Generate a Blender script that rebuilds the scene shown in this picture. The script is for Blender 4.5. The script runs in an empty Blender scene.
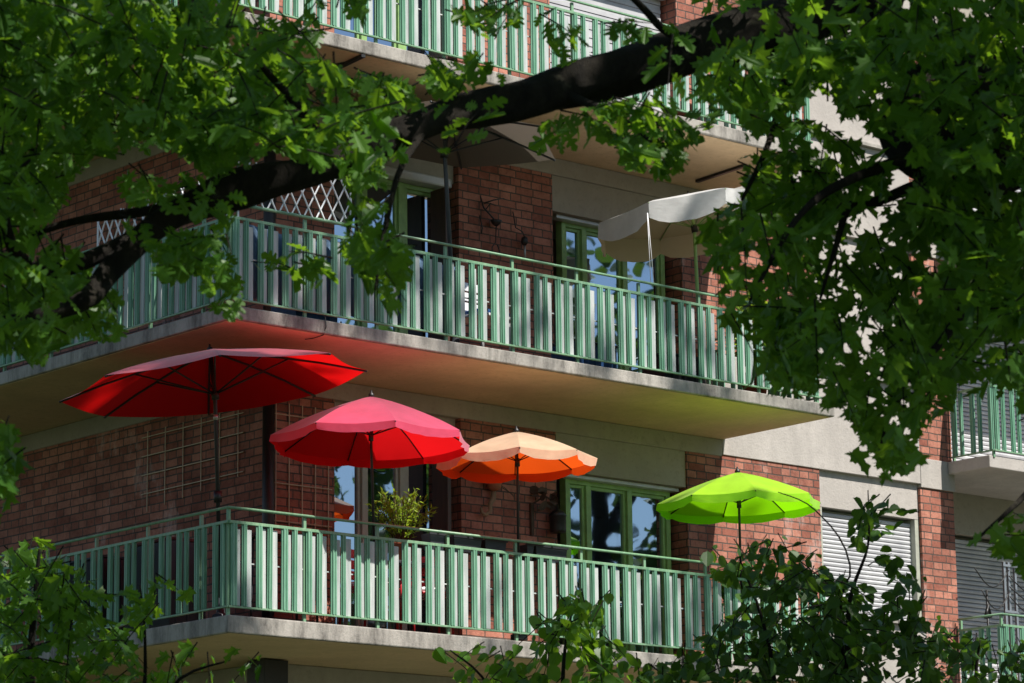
import bpy, math, random
from mathutils import Vector, Matrix, noise
rnd = random.Random(7)
C = bpy.context.scene.collection
rad = math.radians
# ------------------------------------------------------------------ camera frame
F = 3207.85; CX, CY = 512.0, 341.5
EYE = Vector((0, 0, 1.6)); P = rad(12.0624); A = rad(49.0242); R = rad(-0.6838)
def ray(x, y):
    a = (x - CX) / F; b = -(y - CY) / F
    a, b = a * math.cos(R) - b * math.sin(R), a * math.sin(R) + b * math.cos(R)
    return Vector((a, math.cos(P) - b * math.sin(P), math.sin(P) + b * math.cos(P)))
def at(x, y, depth): return EYE + ray(x, y) * depth
def to_px(p):
    q = p - EYE
    f = q.y * math.cos(P) + q.z * math.sin(P); h = -q.y * math.sin(P) + q.z * math.cos(P)
    if f < .1: return (-9999, -9999)
    a, b = q.x / f, h / f
    a, b = a * math.cos(R) + b * math.sin(R), -a * math.sin(R) + b * math.cos(R)
    return (CX + F * a, CY - F * b)
O = EYE + ray(228, 612) * 29.15          # near corner of the lower balcony
U = Vector((math.sin(A), math.cos(A), 0)); V = Vector((-math.cos(A), math.sin(A), 0)); Z = Vector((0, 0, 1))
PHI = math.pi / 2 - A
def W(u, v, z): return O + U * u + V * v + Z * z      # building coordinates to world
EL = rad(52.4)
hs = (-V + U * .23).normalized()
S = Vector((hs.x * math.cos(EL), hs.y * math.cos(EL), math.sin(EL)))     # towards the sun
GZ = -O.z                                             # ground level in building coordinates

# ------------------------------------------------------------------ materials
def mat(name):
    m = bpy.data.materials.new(name); m.use_nodes = True
    nt = m.node_tree; b = nt.nodes['Principled BSDF']
    return m, nt, nt.nodes, nt.links, b
def rgb(c): return (c[0], c[1], c[2], 1)
def mixc(nt, fac, a, b, mode='MIX'):
    n = nt.nodes.new('ShaderNodeMix'); n.data_type = 'RGBA'; n.blend_type = mode
    for i, s in ((0, fac), (6, a), (7, b)):
        if hasattr(s, 'node'): nt.links.new(s, n.inputs[i])
        elif i == 0: n.inputs[0].default_value = s
        else: n.inputs[i].default_value = rgb(s)
    return n.outputs[2]
def ntex(nt, scale, detail=4, rough=.6, vec=None, dist=0):
    n = nt.nodes.new('ShaderNodeTexNoise'); n.inputs['Scale'].default_value = scale
    n.inputs['Detail'].default_value = detail; n.inputs['Roughness'].default_value = rough; n.inputs['Distortion'].default_value = dist
    if vec is not None: nt.links.new(vec, n.inputs['Vector'])
    return n.outputs['Fac']
def ramp(nt, src, p0, p1, c0=(0, 0, 0), c1=(1, 1, 1)):
    n = nt.nodes.new('ShaderNodeValToRGB'); nt.links.new(src, n.inputs[0])
    e = n.color_ramp.elements; e[0].position = p0; e[1].position = p1; e[0].color = rgb(c0); e[1].color = rgb(c1)
    return n.outputs[0]
def objco(nt, scale=(1, 1, 1)):
    t = nt.nodes.new('ShaderNodeTexCoord'); m = nt.nodes.new('ShaderNodeMapping')
    m.inputs['Scale'].default_value = scale; nt.links.new(t.outputs['Object'], m.inputs[0]); return m.outputs[0]
def bump(nt, b, h, strength=.3, dist=.01):
    n = nt.nodes.new('ShaderNodeBump'); n.inputs['Strength'].default_value = strength; n.inputs['Distance'].default_value = dist
    nt.links.new(h, n.inputs['Height']); nt.links.new(n.outputs[0], b.inputs['Normal'])
def surf(name, col, rough=.6, var=.25, scale=6, metal=0, stretch=(1, 1, 1), col2=None, bstr=.15, spec=.5):
    m, nt, N, L, b = mat(name)
    v = objco(nt, stretch)
    n1 = ntex(nt, scale, 6, .65, v)
    d = col2 if col2 else tuple(c * (1 - var) for c in col)
    c = mixc(nt, ramp(nt, n1, .35, .68), d, col)
    L.new(c, b.inputs['Base Color']); b.inputs['Roughness'].default_value = rough; b.inputs['Metallic'].default_value = metal
    b.inputs['Specular IOR Level'].default_value = spec
    if bstr: bump(nt, b, ntex(nt, scale * 8, 3, .6, v), bstr, .006)
    return m
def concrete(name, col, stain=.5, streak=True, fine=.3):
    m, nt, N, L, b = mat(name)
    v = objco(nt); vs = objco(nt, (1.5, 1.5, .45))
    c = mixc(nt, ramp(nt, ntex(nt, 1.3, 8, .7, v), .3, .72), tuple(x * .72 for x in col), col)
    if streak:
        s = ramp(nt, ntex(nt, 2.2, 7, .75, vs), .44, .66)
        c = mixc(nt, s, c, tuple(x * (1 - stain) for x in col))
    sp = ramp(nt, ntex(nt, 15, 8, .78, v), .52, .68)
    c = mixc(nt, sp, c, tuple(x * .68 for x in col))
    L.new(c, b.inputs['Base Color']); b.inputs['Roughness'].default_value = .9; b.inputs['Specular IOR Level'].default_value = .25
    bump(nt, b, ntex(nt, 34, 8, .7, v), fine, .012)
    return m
def brick_mat(name, c1, c2, mortar):
    m, nt, N, L, b = mat(name)
    t = N.new('ShaderNodeTexCoord'); s = N.new('ShaderNodeSeparateXYZ'); L.new(t.outputs['Object'], s.inputs[0])
    ad = N.new('ShaderNodeMath'); ad.operation = 'ADD'; L.new(s.outputs[0], ad.inputs[0]); L.new(s.outputs[1], ad.inputs[1])
    cb = N.new('ShaderNodeCombineXYZ'); L.new(ad.outputs[0], cb.inputs[0]); L.new(s.outputs[2], cb.inputs[1])
    # wobble so that the courses are not ruler straight
    wn = N.new('ShaderNodeTexNoise'); wn.inputs['Scale'].default_value = 5; L.new(t.outputs['Object'], wn.inputs['Vector'])
    vm = N.new('ShaderNodeVectorMath'); vm.operation = 'MULTIPLY_ADD'; L.new(wn.outputs['Color'], vm.inputs[0])
    vm.inputs[1].default_value = (.014, .014, 0); L.new(cb.outputs[0], vm.inputs[2])
    br = N.new('ShaderNodeTexBrick'); L.new(vm.outputs[0], br.inputs['Vector'])
    br.inputs['Scale'].default_value = 1; br.inputs['Brick Width'].default_value = .25; br.inputs['Row Height'].default_value = .0865
    br.inputs['Mortar Size'].default_value = .008; br.inputs['Mortar Smooth'].default_value = .25; br.inputs['Bias'].default_value = -.1
    br.offset = .5; br.offset_frequency = 2; br.squash = .6; br.squash_frequency = 2
    br.inputs['Color1'].default_value = rgb(c1); br.inputs['Color2'].default_value = rgb(c2); br.inputs['Mortar'].default_value = rgb(mortar)
    v = objco(nt)
    c = mixc(nt, ramp(nt, ntex(nt, 2.2, 6, .7, v), .38, .72), br.outputs['Color'], (.50, .46, .46), 'MULTIPLY')
    c = mixc(nt, ramp(nt, ntex(nt, .9, 7, .75, objco(nt, (1, 1, .5))), .58, .80), c, (.62, .52, .48))
    c = mixc(nt, ramp(nt, ntex(nt, 30, 5, .7, v), .5, .75), c, (.62, .55, .55), 'MULTIPLY')
    L.new(c, b.inputs['Base Color']); b.inputs['Roughness'].default_value = .85; b.inputs['Specular IOR Level'].default_value = .3
    iv = N.new('ShaderNodeMath'); iv.operation = 'MULTIPLY_ADD'; L.new(br.outputs['Fac'], iv.inputs[0]); iv.inputs[1].default_value = -1
    L.new(ntex(nt, 40, 5, .7, v), iv.inputs[2])
    bump(nt, b, iv.outputs[0], .55, .012)
    return m
M = {}
M['brick'] = brick_mat('brick', (.50, .215, .15), (.27, .09, .06), (.105, .082, .068))
M['concrete'] = concrete('slab concrete', (.43, .40, .36), .75, True, .6)
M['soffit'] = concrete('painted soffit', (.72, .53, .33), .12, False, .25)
M['plaster'] = concrete('rough plaster', (.49, .45, .415), .25, True, .55)
M['beam'] = concrete('beam concrete', (.40, .365, .31), .2, True, .2)
def paint(name, col, fade):
    m, nt, N, L, b = mat(name)
    v = objco(nt, (9, 9, .7)); v2 = objco(nt)
    c = mixc(nt, ramp(nt, ntex(nt, 2.4, 6, .7, v), .3, .7), col, fade)
    c = mixc(nt, ramp(nt, ntex(nt, 38, 4, .7, v2), .66, .74), c, tuple(x * .45 for x in col))
    L.new(c, b.inputs['Base Color']); b.inputs['Roughness'].default_value = .42
    bump(nt, b, ntex(nt, 30, 4, .6, v2), .12, .004)
    return m
M['green'] = paint('green enamel', (.07, .215, .125), (.225, .415, .295))
M['rail'] = paint('green rail enamel', (.11, .25, .14), (.24, .38, .235))
M['board'] = paint('white board', (.26, .30, .29), (.56, .575, .56))
M['wframe'] = surf('olive window frame', (.30, .50, .17), .45, .3, 9)
M['gframe'] = surf('grey window frame', (.42, .43, .36), .45, .2, 9)
M['alu'] = surf('pale blind metal', (.62, .64, .66), .38, .15, 7, .3)
def slat_mat(name='roller shutter slats', c1=(.38, .38, .40), c2=(.54, .54, .55)):
    m, nt, N, L, b = mat(name)
    t = N.new('ShaderNodeTexCoord'); w = N.new('ShaderNodeTexWave'); w.wave_type = 'BANDS'; w.bands_direction = 'Z'
    L.new(t.outputs['Object'], w.inputs['Vector']); w.inputs['Scale'].default_value = 5.2; w.inputs['Distortion'].default_value = 0
    v = objco(nt); c = mixc(nt, ramp(nt, ntex(nt, 3, 5, .6, v), .3, .7), c1, c2)
    L.new(c, b.inputs['Base Color']); b.inputs['Roughness'].default_value = .5
    return m
M['bounce_sheet'] = surf('red floor tiles', (.13, .05, .032), .7, .3, 5)
M['slats'] = slat_mat(); M['slats_tan'] = slat_mat('tan shutter slats', (.33, .31, .28), (.42, .40, .37))
def glass(name, dark, ior):
    m, nt, N, L, b = mat(name)
    b.inputs['Base Color'].default_value = rgb(dark); b.inputs['Roughness'].default_value = .015
    b.inputs['IOR'].default_value = ior; b.inputs['Specular Tint'].default_value = (.68, .84, 1, 1); b.inputs['Specular IOR Level'].default_value = .5
    bump(nt, b, ntex(nt, 1.1, 2, .5, objco(nt)), .25, .01)
    return m
M['glass'] = glass('window glass', (.012, .014, .016), 8)
M['door_wood'] = surf('dark brown wood', (.075, .035, .02), .5, .4, 5, 0, (6, 6, .6))
M['black'] = surf('black metal', (.014, .013, .013), .45, .3, 8)
M['darkgrey'] = surf('dark grey metal', (.06, .065, .075), .4, .3, 8, .3)
M['steel'] = surf('grey steel', (.42, .44, .47), .35, .2, 8, .7)
M['wire'] = surf('tan coated wire', (.60, .48, .34), .5, .25, 8)
M['white'] = surf('white lacquer', (.78, .78, .79), .4, .1, 6)
M['planter'] = surf('black plastic planter', (.018, .02, .026), .5, .3, 6)
M['terracotta'] = surf('terracotta', (.38, .13, .06), .8, .3, 9)
M['redpaint'] = surf('red lacquer', (.55, .025, .03), .4, .25, 5)
M['bluepl'] = surf('blue plastic', (.03, .10, .28), .45, .3, 5)
M['bluesheet'] = surf('pale blue cloth', (.16, .27, .42), .85, .35, 4)
M['darkred'] = surf('dark red cushion', (.10, .02, .018), .85, .4, 7)
M['twig'] = surf('dry twig', (.09, .055, .035), .85, .4, 12)
M['root'] = surf('weathered root', (.30, .19, .11), .8, .35, 12)
M['bark'] = None
def bark():
    m, nt, N, L, b = mat('bark')
    v = objco(nt); v2 = objco(nt, (1, 1, .4))
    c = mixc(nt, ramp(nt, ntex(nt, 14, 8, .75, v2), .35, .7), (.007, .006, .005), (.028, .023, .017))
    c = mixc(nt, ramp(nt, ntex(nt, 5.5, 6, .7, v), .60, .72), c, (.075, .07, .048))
    L.new(c, b.inputs['Base Color']); b.inputs['Roughness'].default_value = .95; b.inputs['Specular IOR Level'].default_value = .2
    bump(nt, b, ntex(nt, 22, 8, .75, v2), .9, .03)
    return m
M['bark'] = bark()
def leaf(name, dark, mid, tcol, tfac=.38, rough=.42):
    m, nt, N, L, b = mat(name)
    at_ = N.new('ShaderNodeAttribute'); at_.attribute_name = 'leaf_tone'
    c = mixc(nt, at_.outputs['Fac'], dark, mid)
    L.new(c, b.inputs['Base Color']); b.inputs['Roughness'].default_value = rough; b.inputs['Specular IOR Level'].default_value = .3
    tr = N.new('ShaderNodeBsdfTranslucent')
    L.new(mixc(nt, at_.outputs['Fac'], tuple(x * .7 for x in tcol), tcol), tr.inputs[0])
    mx = N.new('ShaderNodeMixShader'); mx.inputs[0].default_value = tfac
    L.new(b.outputs[0], mx.inputs[1]); L.new(tr.outputs[0], mx.inputs[2]); L.new(mx.outputs[0], N['Material Output'].inputs[0])
    return m
M['leaf'] = leaf('maple leaf', (.032, .095, .011), (.085, .185, .024), (.30, .55, .025), .45)
M['leaf_dark'] = leaf('hazel leaf', (.024, .066, .011), (.055, .125, .02), (.17, .34, .02), .33)
M['leaf_far'] = leaf('far leaf', (.035, .075, .015), (.085, .14, .03), (.14, .24, .03), .3, .6)
M['leaf_lime'] = leaf('yellow green fronds', (.12, .24, .025), (.32, .46, .05), (.45, .62, .04), .45)
def fabric(name, top, under, trans, tf=.45, sheen=.3, dirt=None):
    m, nt, N, L, b = mat(name)
    g = N.new('ShaderNodeNewGeometry')
    v = objco(nt)
    tp = mixc(nt, ramp(nt, ntex(nt, 4, 5, .6, v), .3, .7), tuple(x * .74 for x in top), top)
    c = mixc(nt, g.outputs['Backfacing'], tp, under)  # paler upper side: sun glare and sheen put into the cloth colour
    L.new(c, b.inputs['Base Color']); b.inputs['Roughness'].default_value = .75; b.inputs['Specular IOR Level'].default_value = .2
    L.new(mixc(nt, g.outputs['Backfacing'], (.28, .28, .28), (0, 0, 0)), b.inputs['Coat Weight']); b.inputs['Coat Roughness'].default_value = .42; b.inputs['Coat IOR'].default_value = 1.7
    iv = N.new('ShaderNodeMath'); iv.operation = 'MULTIPLY_ADD'; L.new(g.outputs['Backfacing'], iv.inputs[0]); iv.inputs[1].default_value = -sheen; iv.inputs[2].default_value = sheen
    L.new(iv.outputs[0], b.inputs['Sheen Weight']); b.inputs['Sheen Roughness'].default_value = .35; b.inputs['Sheen Tint'].default_value = (1, .86, .97, 1)
    tr = N.new('ShaderNodeBsdfTranslucent'); tr.inputs[0].default_value = rgb(trans)
    mx = N.new('ShaderNodeMixShader'); mx.inputs[0].default_value = tf
    L.new(b.outputs[0], mx.inputs[1]); L.new(tr.outputs[0], mx.inputs[2]); L.new(mx.outputs[0], N['Material Output'].inputs[0])
    bump(nt, b, ntex(nt, 9, 6, .6, objco(nt, (1, 1, 2.2)), .6), .2, .015)
    return m

# ------------------------------------------------------------------ mesh builder (building coordinates)
class MB:
    def __init__(s): s.v = []; s.f = []
    def box(s, x0, x1, y0, y1, z0, z1):
        n = len(s.v)
        s.v += [(x, y, z) for z in (z0, z1) for x, y in ((x0, y0), (x1, y0), (x1, y1), (x0, y1))]
        s.f += [tuple(n + i for i in q) for q in ((3, 2, 1, 0), (4, 5, 6, 7), (0, 1, 5, 4), (1, 2, 6, 5), (2, 3, 7, 6), (3, 0, 4, 7))]
        return s
    def prism(s, pts, z0, z1):
        n = len(s.v); k = len(pts)
        s.v += [(x, y, z0) for x, y in pts] + [(x, y, z1) for x, y in pts]
        s.f += [tuple(range(n + k - 1, n - 1, -1)), tuple(range(n + k, n + 2 * k))]
        s.f += [(n + i, n + (i + 1) % k, n + k + (i + 1) % k, n + k + i) for i in range(k)]
        return s
    def tube(s, pts, r, seg=8, jit=0, caps=True):
        pts = [Vector(p) for p in pts]; m = len(pts)
        rs = r if isinstance(r, (list, tuple)) else [r] * m
        n0 = len(s.v); up = None
        for i, p in enumerate(pts):
            d = (pts[min(i + 1, m - 1)] - pts[max(i - 1, 0)]).normalized()
            if up is None: up = Vector((0, 0, 1)) if abs(d.z) < .9 else Vector((1, 0, 0))
            a = d.cross(up).normalized(); b = a.cross(d).normalized(); up = b
            for j in range(seg):
                t = 2 * math.pi * j / seg; k = rs[i] * (1 + (jit * noise.noise(p * 3 + Vector((math.cos(t), math.sin(t), 0)) * .8) if jit else 0))
                s.v.append(tuple(p + (a * math.cos(t) + b * math.sin(t)) * k))
        for i in range(m - 1):
            for j in range(seg):
                q = n0 + i * seg; j2 = (j + 1) % seg
                s.f.append((q + j, q + j2, q + seg + j2, q + seg + j))
        if caps:
            s.f.append(tuple(n0 + j for j in range(seg - 1, -1, -1))); s.f.append(tuple(n0 + (m - 1) * seg + j for j in range(seg)))
        return s
    def lathe(s, c, prof, seg=16):
        n = len(s.v); k = len(prof)
        for r, z in prof:
            s.v += [(c[0] + r * math.cos(2 * math.pi * j / seg), c[1] + r * math.sin(2 * math.pi * j / seg), c[2] + z) for j in range(seg)]
        for i in range(k - 1):
            for j in range(seg):
                j2 = (j + 1) % seg; s.f.append((n + i * seg + j, n + i * seg + j2, n + (i + 1) * seg + j2, n + (i + 1) * seg + j))
        s.f.append(tuple(n + j for j in range(seg - 1, -1, -1))); s.f.append(tuple(n + (k - 1) * seg + j for j in range(seg)))
        return s
    def build(s, name, m, parent=None, base=(0, 0, 0), smooth=False, bevel=0):
        me = bpy.data.meshes.new(name)
        me.from_pydata([(x - base[0], y - base[1], z - base[2]) for x, y, z in s.v], [], s.f)
        me.materials.append(m)
        if smooth: me.polygons.foreach_set('use_smooth', [True] * len(me.polygons))
        o = bpy.data.objects.new(name, me); C.objects.link(o)
        if parent: o.parent = parent
        else: o.location = W(*base); o.rotation_euler.z = PHI
        if bevel:
            bv = o.modifiers.new('bevel', 'BEVEL'); bv.width = bevel; bv.segments = 2; bv.limit_method = 'ANGLE'
        return o
def tag(o, label, cat, group=None, kind=None):
    if label: o['label'] = label
    if cat: o['category'] = cat
    if group: o['group'] = group
    if kind: o['kind'] = kind
    return o
def thing(name, base, label, cat, group=None):
    o = bpy.data.objects.new(name, None); C.objects.link(o); o.empty_display_size = .2
    o.location = W(*base); o.rotation_euler.z = PHI
    return tag(o, label, cat, group)
def wthing(name, loc, label, cat, group=None):       # the same in world coordinates
    o = bpy.data.objects.new(name, None); C.objects.link(o); o.location = loc
    return tag(o, label, cat, group)

# ------------------------------------------------------------------ the building
B = thing('apartment_building', (0, 0, 0), 'red brick apartment building with stacked concrete balconies and plaster bands', 'building')
WV = 1.716; H = 2.87; WIN = 1.95; TOP = 11.7
SL = {0: (-.184, -.022), 1: (2.735, 2.867), 2: (5.60, 5.74)}      # balcony slabs: bottom, top
def part(name, mb, m, bevel=0, smooth=False, parent=B): return mb.build(name, m, parent, (0, 0, 0), smooth, bevel)
# inner core and roof
part('core_wall', MB().box(1.9, 20, 2.75, 12, GZ, TOP), M['beam'])
part('roof', MB().box(1.55, 20.2, 1.5, 12.2, TOP, TOP + .25), M['concrete'], .02)
# balcony slabs that turn the corner
for k, (z0, z1) in SL.items():
    u1 = 8.1
    part('balcony_slab', MB().prism([(0, 0), (u1, 0), (u1, WV + .3), (WV + .3, WV + .3), (WV + .3, 8.5), (0, 8.5)], z0, z1), M['concrete'], .012)
    part('floor_bounce_sheet', MB().prism([(.06, .06), (u1 - .06, .06), (u1 - .06, WIN - .3), (WV - .01, WV - .01), (WV - .01, 8.4), (.06, 8.4)], z1 + .001, z1 + .005), M['bounce_sheet'])  # unseen dark red layer added to warm and dim the bounce onto soffits
    # the painted underside, a sheet just below the slab and short of its drip edge
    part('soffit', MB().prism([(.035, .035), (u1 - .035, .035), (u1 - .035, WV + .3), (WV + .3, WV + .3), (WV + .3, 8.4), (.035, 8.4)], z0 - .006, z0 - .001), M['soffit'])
for k in (-2, -1, 0, 1, 2, 3):
    zb = H * k if k > -2 else GZ
    zt = H * (k + 1) if k < 3 else TOP
    s1 = SL.get(k + 1, (zt - .13, zt))
    bb = s1[0] - .20                                   # underside of the ring beam
    part('ring_beam', MB().box(1.70, 8.05, 1.70, 2.6, bb, s1[0] - .008), M['beam'], .01)
    part('ring_beam', MB().box(1.70, 2.6, 2.6, 11.9, bb, s1[0] - .008), M['beam'], .01)
    part('brick_corner', MB().box(WV, 2.55, WV, 12, zb, bb), M['brick'])
    part('brick_pier', MB().box(4.22, 5.555, WV, 2.7, zb, bb), M['brick'])
    pz = zb + .86                                      # plaster band below the right hand windows
    if k >= 0 and k != 1:
        part('brick_pier', MB().box(7.50, 9.63, WV, 2.7, pz if k > 1 else zb, bb + .02), M['brick'])
    if k == 1: part('brick_pier', MB().box(7.50, 9.63, WV, 2.7, pz, bb + .02), M['brick'])
    if k < 0: part('brick_pier', MB().box(7.50, 9.63, WV, 2.7, zb, bb + .02), M['brick'])
    # plaster band over the storey line, right of the balcony
    part('plaster_band', MB().box(8.055 if k >= -1 else 7.5, 11.36, 1.70, 2.7, bb + .02, zt + .84), M['plaster'], .006)
    part('brick_pillar', MB().box(11.36, 11.95, WV, 3.4, zb, bb - .02), M['brick'])
    part('plaster_pillar', MB().box(11.362, 11.97, 1.695, 3.4, bb - .02, zt), M['plaster'], .006)
    part('lintel', MB().box(9.63, 11.36, 1.76, 2.7, zb + 2.13, bb + .02), M['plaster'])
    # recessed loggia wall beyond the pillar
    part('loggia_wall', MB().box(11.97, 18, 2.54, 2.74, zb + 2.2, zt - .01), M['beam'])
    part('window_sill', MB().box(9.60, 11.39, 1.64, 1.76, zt + .842, zt + .88), M['concrete'])
    # header blocks over the glazed bays
    part('header', MB().box(5.557, 7.498, 1.735, 2.7, zb + 2.13, bb), M['beam'])
    part('header', MB().box(2.552, 4.218, 1.80, 2.7, zb + 2.22, bb), M['beam'])
# windows -----------------------------------------------------------
def window(u0, u1, z0, z1, v, bars, fm, fw=.06, sash=.035, panes=None, dark=None):
    fr = MB()
    fr.box(u0, u0 + fw, v - .04, v + .06, z0, z1).box(u1 - fw, u1, v - .04, v + .06, z0, z1)
    fr.box(u0 + fw, u1 - fw, v - .038, v + .06, z1 - fw, z1).box(u0 + fw, u1 - fw, v - .038, v + .06, z0, z0 + fw)
    edges = [u0 + fw] + [x for b in bars for x in (b - fw * .55, b + fw * .55)] + [u1 - fw]
    for b in bars: fr.box(b - fw * .55, b + fw * .55, v - .045, v + .06, z0 + fw, z1 - fw)
    for i in range(0, len(edges), 2):                  # sashes, set back a little
        a, c = edges[i], edges[i + 1]; za, zc = z0 + fw, z1 - fw
        fr.box(a, a + sash, v - .012, v + .04, za, zc).box(c - sash, c, v - .012, v + .04, za, zc)
        fr.box(a + sash, c - sash, v - .01, v + .04, za, za + sash).box(a + sash, c - sash, v - .01, v + .04, zc - sash, zc)
    f = fr.build('window', fm, B, bevel=.004)
    for i in range(0, len(edges), 2):
        a, c = edges[i] + sash, edges[i + 1] - sash
        m = MB(); n = 0
        tl = rnd.uniform(-.004, .004)
        m.v = [(a, v + .012 + tl, z0), (c, v + .012 - tl, z0), (c, v + .012 - tl, z1 - fw), (a, v + .012 + tl, z1 - fw), (a, v + .02 + tl, z0), (c, v + .02 - tl, z0), (c, v + .02 - tl, z1 - fw), (a, v + .02 + tl, z1 - fw)]
        m.f = [(0, 1, 2, 3), (7, 6, 5, 4), (0, 4, 5, 1), (1, 5, 6, 2), (2, 6, 7, 3), (3, 7, 4, 0)]
        m.build('pane', (dark if (dark and i in (dark[0],)) else (0, M['glass']))[1], f)
    return f
for k in (-1, 0, 1, 2):
    zb = H * k
    m1 = M['gframe'] if k == 0 else M['wframe']
    window(2.60, 3.62, zb + .03, zb + 2.16, WIN, [3.09], m1)
    window(3.62, 4.215, zb + .03, zb + 2.16, WIN + .01, [], m1, .05)
    # an open timber leaf stands in front of the right half of the bay
    part('door_leaf', MB().box(3.98, 4.03, WIN - .30, WIN - .05, zb + .05, zb + 2.12), M['door_wood'], .004)
    if k < 2:
        window(5.86, 7.42, zb + .03, zb + 2.10, WIN, [6.19, 6.80], M['wframe'])
    else:
        sh = MB()
        for i in range(42): sh.box(5.6, 7.45, WIN - .03 + .008 * (i % 2), WIN + .02, zb + .03 + i * .05, zb + .03 + i * .05 + .046)
        part('roller_shutter', sh, M['slats'])
    part('shutter_box', MB().box(2.70, 4.20, WIN - .16, WIN + .03, zb + 2.165, zb + 2.27), M['alu'], .02)
    part('shutter_box', MB().box(5.70, 7.47, WIN - .14, WIN - .03, zb + 2.085, zb + 2.128), M['alu'], .01)
def shutter(u0, u1, z0, z1, v, step=.052, name='roller_shutter', sm=None):
    m = MB(); n = int((z1 - z0) / step)
    for i in range(n):
        z = z0 + i * step; q = len(m.v)
        for x in (u0, u1): m.v += [(x, v + .012, z + .001), (x, v - .004, z + .006), (x, v - .010, z + step * .5), (x, v - .004, z + step - .008), (x, v + .012, z + step - .003), (x, v + .03, z + step * .5)]
        for j in range(6): m.f.append((q + j, q + (j + 1) % 6, q + 6 + (j + 1) % 6, q + 6 + j))
    return part(name, m, sm or M['slats'])
for k in (-1, 0, 1, 2):
    zb = H * k
    f = part('window', MB().box(9.632, 9.70, 1.76, 1.95, zb + .9, zb + 2.125).box(11.29, 11.358, 1.76, 1.95, zb + .9, zb + 2.125).box(9.70, 11.29, 1.93, 1.95, zb + .9, zb + 2.125), M['gframe'])
    if k >= 1: part('plaster_panel', MB().box(9.64, 11.35, 1.735, 1.755, zb + .88, zb + 2.128), M['plaster'])
    else: shutter(9.70, 11.29, zb + .89, zb + 2.125, 1.84, .052, 'roller_shutter', M['slats'] if k < 1 else M['slats_tan'])
    shutter(12.0, 17.9, zb + .02, zb + 2.195, 2.60, .056)
# balcony of the next flat on the right
for k in (-1, 0, 1, 2):
    z0, z1 = H * k - .155, H * k - .005
    part('balcony_slab', MB().prism([(11.84, 1.03), (18, 1.03), (18, 2.535), (11.975, 2.535), (11.975, 1.69), (11.84, 1.69)], z0, z1), M['plaster'], .01)
# down pipe in the corner of the balconies and the dark post of the storey below
dp = MB()
for z0, z1 in ((.0, 2.53), (2.90, 5.40)): dp.tube([(1.665, 1.64, z0), (1.665, 1.64, z1)], .062, 14)
part('drain_pipe', dp, M['black'], 0, True)
part('post', MB().box(1.45, 1.74, 1.40, 1.69, GZ, -.20), M['black'], .01)

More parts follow.
